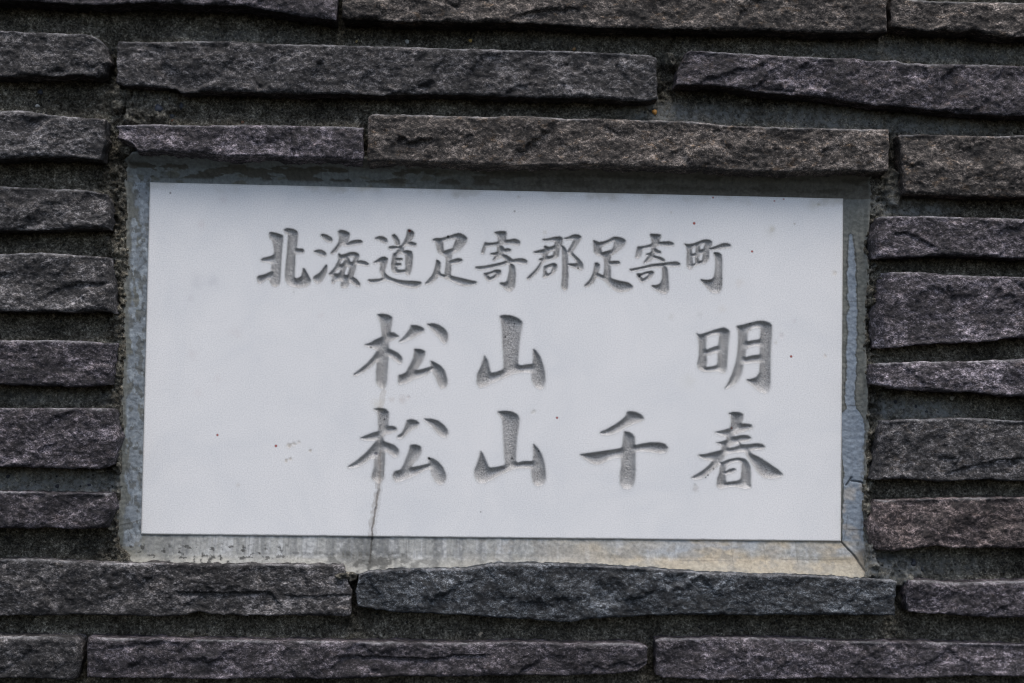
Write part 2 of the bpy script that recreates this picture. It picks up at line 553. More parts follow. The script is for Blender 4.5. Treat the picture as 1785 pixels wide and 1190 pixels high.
    verts.append(np.concatenate(lay))
    for li in range(len(levels) - 1):
        a = base + li * nr + np.arange(nr)
        b = np.roll(a, -1)
        quads.append(np.stack([a, b, b + nr, a + nr], -1))
    verts = np.concatenate(verts)
    quads = np.concatenate(quads)
    # black weathering film in drifting patches (lichen and soot), mostly along the stone's own foot and ends
    arris_light = np.zeros(len(verts))  # pale band along the top edge, painting in the light it catches
    arris_light[:nu * nv] = (sstep(5.0, 1.0, (y - top) + 2.2 * fbm(x, y, 14, 3, seed + 90)) * sstep(-.5, .3, fbm(x, y, 60, 3, seed + 93)) * .55).ravel()
    g = sstep(0.25, 0.8, fbm(verts[:, 0], verts[:, 1], 70, 4, seed + 80)) * d.get('grime', 0.35)
    o = build("stone", verts, quads, M_STONE, wall, True, dict(grime=g, arris_light=arris_light))
    k = d.get('v', 1.0) * rs.uniform(.82, 1.16)
    o.color = (d['c'][0] * k, d['c'][1] * k, d['c'][2] * k, d.get('rust', 0.15))
    if d['c'] is PINK:
        o['label'] = "pinkish stone lowest of those right of the plaque"
    elif d['c'] is BLUE:
        o['label'] = "long blue-grey stone under the plaque"
    return o


for i, d in enumerate(STONES):
    make_stone(i, d)

# ------------------------------------------------------------------ mortar and the trowelled surround
HX, HY = 606.0, 302.0                       # half the plaque, wall units
WL, WR, WT, WB = 36.0, 42.0, 46.0, 60.0     # widths of the surround's four bands


def ring_height(x, y):
    n1 = 7.0 * fbm(x, y, 70, 4, 401)
    dl, dr, dt, db = -HX - x, x - HX, -HY - y, y - HY
    zl = 4 - 10 * sstep(0, 40, dl) - 3 * sstep(26, 40, dl)
    zr = 4 - 9 * sstep(0, 44, dr) - 5 * sstep(34, 44, dr)
    zt = 4 - 8 * sstep(0, 30, dt) - 24 * sstep(24, 48, dt)
    zb = 4 - np.interp(db, (0, 27, 31, 58, 70), (0, 11, 12.5, 36, 40))
    zb = np.where(db <= 0, 4, zb)
    z = np.minimum.reduce([zl, zr, zt, zb])
    over = np.maximum.reduce([dl - WL - n1, dr - WR - n1, dt - WT, db - WB,
                              (dr + db - (WR + WB - 10)) * .75 - n1 * .6, (dl + db - (WL + WB - 40)) * .75 - n1 * .6,
                              (dl + dt - (WL + WT - 10)) * .75 - n1 * .6])
    z = z + 0.9 * fbm(x, y, 26, 3, 411) + 0.7 * fbm(x, y, 7, 2, 415)
    return z, over


def lip(x, y):
    z, over = ring_height(x, y)
    return np.where(over > 0, z + np.clip(over, 0, 8) * 2.6, z), over


# -- surround mesh (its own ring of quads), colour worked out per vertex
st = 1.5
gx = np.arange(-HX - WL - 14, HX + WR + 14 + st, st)
gy = np.arange(-HY - WT - 6, HY + WB + 8 + st, st)
X, Y = np.meshgrid(gx, gy)
Z, OV = lip(X, Y)
inside = (np.abs(X) < HX - 3) & (np.abs(Y) < HY - 3)
idx = np.arange(X.size).reshape(X.shape)
qm = ~(inside[:-1, :-1] & inside[1:, :-1] & inside[1:, 1:] & inside[:-1, 1:]) & (OV[:-1, :-1] < 9)
q = np.stack([idx[:-1, :-1], idx[1:, :-1], idx[1:, 1:], idx[:-1, 1:]], -1)[qm]
DL, DR, DT, DB = -HX - X, X - HX, -HY - Y, Y - HY


def imx(px, py):
    p = unproj(px, py, 0.0)
    return p[..., 0], p[..., 1]


c_ol, c_bl, c_dk, c_cr, c_wh = np.array((.150, .155, .138)), np.array((.205, .23, .25)), np.array((.055, .058, .055)), np.array((.45, .38, .27)), np.array((.43, .45, .46))
P = np.broadcast_to(c_ol, X.shape + (3,)).copy()


def lay(mask, c):
    global P
    P = P * (1 - mask[..., None]) + np.array(c) * mask[..., None]


lay(0.6 * sstep(-.3, .6, fbm(X, Y, 90, 4, 500)), (.20, .205, .19))
# left band: thin blue-grey skin with islands of bare cement
skin = fbm(X * 1.9, Y * 0.8, 46, 5, 510, .6)
lay(np.where(DT > -2, sstep(-300, 60, X) * .8, 0), (.105, .098, .082))
left = (DL > -2) & (DL < 50) & (DB < 20)
inner = sstep(30, 25, DL + 4 * fbm(X, Y, 40, 3, 515))
lay(np.where(left, sstep(-.18, .0, skin + .28 * sstep(-180, 60, Y)) * inner, 0), c_bl)
lay(np.where(left, sstep(.12, .2, fbm(X * 1.5, Y, 24, 4, 517)) * inner * .8, 0), (.12, .125, .118))
lay(np.where(left, sstep(.2, .3, fbm(X * 1.7, Y * .9, 20, 4, 518)) * inner * .8, 0), (.30, .335, .36))
_v = np.abs(fbm(X * 1.6, Y, 22, 3, 519))
lay(np.where(left, sstep(.035, .012, _v) * inner * .6 * sstep(.0, .3, fbm(X, Y, 50, 2, 521)), 0), (.05, .052, .05))
# top band: darker patches between paler joints
top = (DT > -2)
lay(np.where(top, .9 * sstep(120, -330, X + 60 * fbm(X, Y, 60, 3, 526)) * sstep(-.1, .1, fbm(X * .7, Y * 1.8, 40, 4, 520) + .35 * sstep(150, -450, X)), 0), (.20, .225, .235))
lay(np.where(top, .9 * sstep(.02, .1, fbm(X * .55, Y * 1.6, 30, 4, 523)) * sstep(6, 11, DT) * sstep(36, 30, DT), 0), (.085, .08, .066))
# right band: a long pale blue tongue, widening downwards
rt = (DR > -2) & (DB < 46)
cx_ = np.interp(Y, (-302, -250, -160, -70, 60, 110, 200, 330), (13, 13, 16, 17, 15, 19, 21, 20))
hw = np.interp(Y, (-302, -246, -238, -216, -190, -150, -108, -104, 70, 78, 88, 130, 190, 330), (-9, -8, 1.5, 5, 6.5, 8, 6.5, 8, 8.5, 16, 20, 19, 17, 18))
e = hw - np.abs(DR - cx_ - 2.5 * fbm(Y * 0, Y, 30, 3, 529)) + 2.8 * fbm(X, Y, 17, 4, 530, .6)
lay(np.where(rt, sstep(-2.6, -1.2, e) * sstep(.8, -.6, e) * .8, 0), c_dk)
lay(np.where(rt, sstep(0, 1.2, e), 0), (.238, .275, .315))
lay(np.where(rt, .7 * sstep(150, 200, Y) * sstep(.0, .5, fbm(X, Y, 34, 3, 533)) * sstep(0, 2, e), 0), (.40, .37, .33))
# bottom band: washed pale, creamy towards the right, streaked by run-off
bt_ = (DB > -2)
lay(np.where(bt_, sstep(-640, -520, X) * .85, 0), (.36, .365, .35))
run = fbm(X * 1.0, Y * 0.12, 17, 4, 540, .62)
lay(np.where(bt_ & (DB < 36), sstep(-.05, .35, run) * .75 * sstep(-560, -440, X), 0), (.44, .45, .45))
lay(np.where(bt_, sstep(-60, 330, X + 90 * fbm(X, Y, 80, 3, 543)) * .8 * sstep(-.35, .25, fbm(X * .5, Y, 60, 4, 545) + .5 * sstep(20, 40, DB)), 0), c_cr)
lay(np.where(bt_ & (DB < 34), sstep(200, 330, X) * sstep(-.1, .25, fbm(X * .5, Y * 1.3, 60, 4, 547)) * sstep(30, 20, DB) * .8, 0), (.36, .385, .405))
ledge = sstep(33, 40, DB)
lay(np.where(bt_, ledge * .5 * (1 - .5 * sstep(-.2, .3, fbm(X * .4, Y, 30, 3, 548))), 0), (.40, .38, .32))
lay(np.where(bt_ & (DB > 26) & (DB < 36), .35 * sstep(.0, .3, fbm(X * .3, Y, 40, 3, 549)), 0), (.20, .19, .15))
for sx, w, a in ((-214, 7, .95), (-196, 15, .85), (-226, 12, .8), (-102, 9, .75), (-60, 6, .6), (-170, 4, .7), (-282, 5, .6), (-24, 7, .55), (-252, 20, .7), (28, 6, .5), (70, 5, .4), (-400, 10, .4), (-560, 14, .6), (-530, 8, .6)):
    m = np.exp(-((X - sx + 2.5 * fbm(X, Y, 20, 3, 550)) / w) ** 2) * a
    m = m * sstep(-.5, .35, fbm(X, Y, 9, 3, 553) + .3)
    lay(np.where(bt_, np.clip(m, 0, 1) * sstep(60, 36, DB), 0), (.115, .12, .118))
lay(np.where(bt_, sstep(-.12, .18, fbm(X, Y * 1.4, 18, 4, 560)) * .85 * np.exp(-((X + 215) / 105) ** 2) * sstep(20, 30, DB), 0), (.085, .085, .078))
lay(np.where(bt_, sstep(.30, .42, fbm(X, Y * 1.6, 13, 3, 563)) * .9 * sstep(-250, -420, X) * sstep(10, 20, DB), 0), (.055, .055, .052))
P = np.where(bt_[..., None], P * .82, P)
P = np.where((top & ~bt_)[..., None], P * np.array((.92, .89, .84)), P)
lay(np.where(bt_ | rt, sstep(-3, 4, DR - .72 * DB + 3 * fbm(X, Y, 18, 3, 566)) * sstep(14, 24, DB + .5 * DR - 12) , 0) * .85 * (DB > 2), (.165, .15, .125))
lay(np.where(bt_ & (DB < 34), .5 * sstep(.12, .4, fbm(X, Y * .05, 5, 2, 569)) * sstep(250, -100, X), 0), (.16, .165, .165))
lay(np.where(bt_, .55 * sstep(.02, .3, fbm(X * .7, Y, 26, 5, 574, .65)) * sstep(-120, 0, X), 0), (.235, .225, .20))
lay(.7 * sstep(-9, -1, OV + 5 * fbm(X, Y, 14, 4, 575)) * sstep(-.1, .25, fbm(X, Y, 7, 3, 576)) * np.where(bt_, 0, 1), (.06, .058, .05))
# pale rim along the outer edge, hair joints and cracks
lay(.5 * sstep(-6, -1, OV) * sstep(5, 0, OV) * np.where(bt_, 0, 1), (.25, .25, .22))
crk = np.zeros(X.shape)


def polyline(pts, w, wob=1.0):
    """soft mask around a line through the photograph's points"""
    px, py = imx(np.array([p[0] for p in pts], float), np.array([p[1] for p in pts], float))
    m = np.full(X.shape, 1e9)
    wx = X + wob * fbm(X, Y, 9, 3, 571)
    wy = Y + wob * fbm(X, Y, 9, 3, 577)
    for k in range(len(px) - 1):
        ax, ay, bx, by = px[k], py[k], px[k + 1], py[k + 1]
        tt = np.clip(((wx - ax) * (bx - ax) + (wy - ay) * (by - ay)) / ((bx - ax) ** 2 + (by - ay) ** 2 + 1e-9), 0, 1)
        m = np.minimum(m, np.hypot(wx - ax - tt * (bx - ax), wy - ay - tt * (by - ay)))
    return sstep(w + .8, w - .5, m)


CR = [([(1467, 944), (1478, 957), (1488, 968), (1497, 985), (1505, 1000), (1530, 1004)], 1.4, 1.0),
      ([(648, 938), (647, 955), (645, 980)], 1.0, .9),
      ([(208, 915), (230, 911), (246, 906)], .9, .8), ([(222, 644), (233, 640), (248, 646)], .8, .7),
      ([(240, 470), (252, 455), (247, 440)], .8, .6), ([(226, 748), (248, 747)], .5, .5),
      ([(1470, 525), (1512, 525)], .6, .6), ([(1468, 707), (1500, 706)], .7, .7),
      ([(1468, 878), (1513, 878)], .4, .6), ([(1470, 922), (1512, 923)], .7, .7), ([(1478, 898), (1476, 922), (1472, 944)], .5, .6),
      ([(1500, 904), (1499, 924), (1495, 950)], .5, .6), ([(1484, 838), (1500, 840), (1503, 842)], 1.1, .9), ([(1485, 832), (1476, 846)], 1.0, .9),
      ([(1388, 945), (1388, 985)], .4, .5), ([(1331, 944), (1331, 985)], .4, .5), ([(1275, 943), (1275, 980)], .4, .5), ([(1360, 974), (1440, 975), (1478, 973)], .8, .6),
      ([(1178, 975), (1300, 977)], .6, .45), ([(709, 940), (708, 972)], .4, .6), ([(528, 938), (527, 960)], .5, .6), ([(389, 935), (389, 960)], .4, .5)]
for k in range(18):
    jx = 290 + k * 66 + rs.uniform(-14, 14)
    CR.append(([(jx, 286), (jx + rs.uniform(-2, 2), 318 + (jx - 260) * .024)], .5, .55))
DEEP = np.zeros(X.shape)
for pts, w, a in CR:
    m = polyline(pts, w, .6)
    lay(m * a * .7, (.055, .052, .046))
    if a > .8:
        DEEP = np.maximum(DEEP, m)
Z = Z + 4.0 * DEEP
V = np.stack([X, Y, Z], -1).reshape(-1, 3)
used = np.zeros(len(V), bool)
used[q.ravel()] = True
remap = np.cumsum(used) - 1
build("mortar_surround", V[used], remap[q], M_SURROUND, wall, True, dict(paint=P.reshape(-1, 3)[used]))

# -- rough bedding mortar behind and between the stones
st = 2.5
a0, a1 = unproj(np.array([-190., 1965.]), np.array([-230., 1330.]), 0.0)
gx = np.arange(a0[0], a1[0], st)
gy = np.arange(a0[1], a1[1], st)
X, Y = np.meshgrid(gx, gy)
Z = 0 + 4.0 * fbm(X, Y, 60, 4, 601)
# mortar lies on the top of every stone and comes forward there; under the stone above it was raked out
for i, d in enumerate(STONES):
    tp = np.array(d['t'], float)
    tw = unproj(tp[:, 0], tp[:, 1], -30.0)
    rr = slice(*np.searchsorted(gy, (tw[:, 1].min() - 95, tw[:, 1].max() + 40)))
    xr, yr = X[rr], Y[rr]
    up = np.interp(xr, tw[:, 0], tw[:, 1]) - yr + 5 * fbm(xr, yr, 40, 3, 640 + i)
    endm = sstep(tw[0, 0] - 10, tw[0, 0] + 14, xr) * sstep(tw[-1, 0] + 10, tw[-1, 0] - 14, xr)
    hgt_ = 17 * np.clip(.75 + .9 * fbm(xr, yr * .3, 90, 4, 660 + i), .1, 1.5)
    Z[rr] = Z[rr] - hgt_ * endm * np.where(up > -22, np.exp(-np.clip(up, 0, 99) / 19.0), 0)
PALE = np.zeros(X.shape)


def blob(px, py, rx, ry, h, pale=0.0, rough=0.0, z=0.0):
    global Z, PALE
    bx, by = imx(np.float64(px), np.float64(py))
    wob = 0.35 * fbm(X, Y, 18, 3, int(abs(px)) % 97 + 610)
    d = np.hypot((X - bx) / rx, (Y - by) / ry) + wob
    m = sstep(1.15, .65, d)
    Z = Z - h * m + rough * m * fbm(X, Y, 8, 3, 620)
    PALE = np.maximum(PALE, pale * sstep(1.4, .5, d))


# plugs of mortar squeezed out between stone ends, and places where a joint is filled nearly flush
blob(1163, 108, 15, 17, 28, .1, 5)
blob(255, 178, 74, 40, 18, .12, 1.5)
blob(225, 262, 15, 16, 22, 0, 6)
blob(606, 1002, 20, 18, 28, .15, 7)
blob(1571, 1022, 12, 34, 22, .3, 4)
blob(1552, 992, 66, 26, 16, .8, 2)
blob(1520, 515, 12, 24, 18, 0, 9)
blob(1534, 655, 18, 22, 14, .2, 7)
blob(1555, 330, 17, 38, 16, .5, 5)
blob(1555, 262, 6, 40, 12, .1, 5)
blob(145, 1165, 12, 18, 14, 0, 5)
blob(200, 640, 12, 34, 12, .15, 6)
blob(205, 560, 14, 30, 10, 0, 8)
blob(206, 800, 14, 26, 12, .1, 6)
blob(200, 900, 16, 30, 12, .1, 6)
blob(205, 440, 14, 40, 10, 0, 8)
blob(1532, 780, 12, 60, 8, .4, 6)
blob(1524, 690, 14, 26, -4, 0, 4)
blob(1512, 930, 14, 60, 14, .25, 5)
blob(1520, 975, 38, 40, 12, .9, 2)
for px, py, rx, ry, a in ((1150, 196, 70, 18, 1), (1230, 200, 110, 18, .8), (1440, 205, 120, 22, .8), (1620, 218, 120, 18, .8), (1600, 92, 220, 18, .55), (1000, 70, 160, 14, .2),
                          (1580, 360, 90, 18, .9), (1600, 712, 90, 18, 1.0), (90, 840, 190, 20, .85), (1600, 985, 120, 22, .45), (210, 760, 40, 50, .3), (60, 690, 160, 14, .3),
                          (1120, 64, 60, 12, .3), (420, 66, 120, 12, .25), (1560, 460, 60, 10, .2)):
    blob(px, py, rx, ry, 0, a)
Z = Z + (3.4 * fbm(X, Y, 15, 3, 605, .6) + 4.2 * fbm(X, Y, 6.5, 2, 607) + 5.0 * sstep(.22, .5, fbm(X, Y, 11, 2, 609))) * (1 - .75 * np.clip(PALE, 0, 1))
zr, ov = ring_height(X, Y)
_bd = np.exp(-((np.abs(X) - HX - 58) / 16.0) ** 2) * (np.abs(Y) < HY + 40)
Z = Z + _bd * (10 * sstep(.15, .5, fbm(X, Y, 17, 3, 651)) - 9 * sstep(.1, .5, fbm(X, Y, 15, 3, 655)))
Z = Z - 8 * np.exp(-(np.clip(ov, 0, 99) / 13) ** 2) * (1 + .5 * fbm(X, Y, 12, 3, 633))
Z = np.where(ov < -3, np.maximum(Z, zr + 8), Z)
inside = (np.abs(X) < HX - 14) & (np.abs(Y) < HY - 14)
idx = np.arange(X.size).reshape(X.shape)
q = np.stack([idx[:-1, :-1], idx[1:, :-1], idx[1:, 1:], idx[:-1, 1:]], -1)
# a crack through the filled joint at upper left
for pts in ([(204, 146), (240, 150), (270, 152), (312, 160)], [(236, 152), (232, 170), (222, 185), (215, 208)]):
    Z = Z + 7 * polyline(pts, 1.6, 2.0)
V = np.stack([X, Y, Z], -1).reshape(-1, 3)
build("mortar", V, q.reshape(-1, 4), M_MORTAR, wall, True, dict(pale=PALE.ravel()))

# -- single pebbles of the sand that show in the mortar
PEB = [(1141, 195, 5, (.45, .22, .05)), (304, 212, 4.5, (.16, .065, .035)), (423, 214, 4, (.20, .10, .06)), (66, 185, 4, (.40, .40, .38)), (70, 160, 6, (.03, .035, .05)), (280, 193, 8, (.03, .036, .05)), (318, 186, 7, (.035, .04, .05)),
       (302, 204, 5, (.04, .045, .05)), (820, 72, 3.5, (.40, .27, .08)), (622, 74, 3, (.36, .28, .12)), (838, 1104, 5, (.36, .30, .22)), (1660, 694, 4.5, (.38, .38, .36)), (1586, 980, 6, (.03, .033, .04)), (1588, 975, 4, (.03, .03, .035)),
       (1602, 990, 5, (.035, .04, .045)), (101, 847, 4, (.02, .02, .025)), (16, 830, 4, (.02, .022, .03)), (158, 845, 3.5, (.02, .02, .03)), (1000, 87, 3.5, (.30, .18, .08)), (710, 75, 5, (.33, .33, .31)), (1395, 978, 3, (.02, .02, .02)),
       (605, 1012, 4, (.40, .25, .08)), (1690, 1000, 5, (.10, .10, .09)), (1560, 700, 3.5, (.02, .022, .028)), (1595, 708, 3.5, (.02, .022, .028)), (1612, 717, 3, (.02, .022, .028))]
for k, (px, py, r, c) in enumerate(PEB):
    bx, by = imx(np.float64(px), np.float64(py))
    j = int(np.clip((by - gy[0]) / st, 0, len(gy) - 1))
    i = int(np.clip((bx - gx[0]) / st, 0, len(gx) - 1))
    th = np.linspace(0, 2 * math.pi, 11)[:-1]
    pts = []
    a = rs.uniform(0.6, 1.0)
    ro = rs.uniform(0, 3)
    for ph in (-.3, .25, .75, 1.2):
        rr = math.cos(ph) * r * (1 + .12 * np.sin(th * 3 + k))
        ex, ey = np.cos(th) * rr, np.sin(th) * rr * a
        pts.append(np.stack([bx + ex * math.cos(ro) - ey * math.sin(ro), by + ex * math.sin(ro) + ey * math.cos(ro), np.full(10, Z[j, i] - math.sin(ph) * r * .7)], -1))
    pv = np.concatenate(pts)
    pq = []
    for ring_ in range(3):
        for s_ in range(10):
            b0 = ring_ * 10 + s_
            b1 = ring_ * 10 + (s_ + 1) % 10
            pq.append((b0, b1, b1 + 10, b0 + 10))
    for s_ in (1, 3, 5, 7):
        pq.append((30, 30 + s_, 30 + s_ + 1, 30 + s_ + 2))
    po = build("pebble", pv, pq, M_PEBBLE, wall)
    po.color = (*c, 1)

# ------------------------------------------------------------------ the marble plaque with its carved characters
plaque = thing("marble_plaque", (0.0, 0.0, -HY * S),
               "white marble plaque carved with three lines of grey characters, set in the dark stone wall", "plaque")

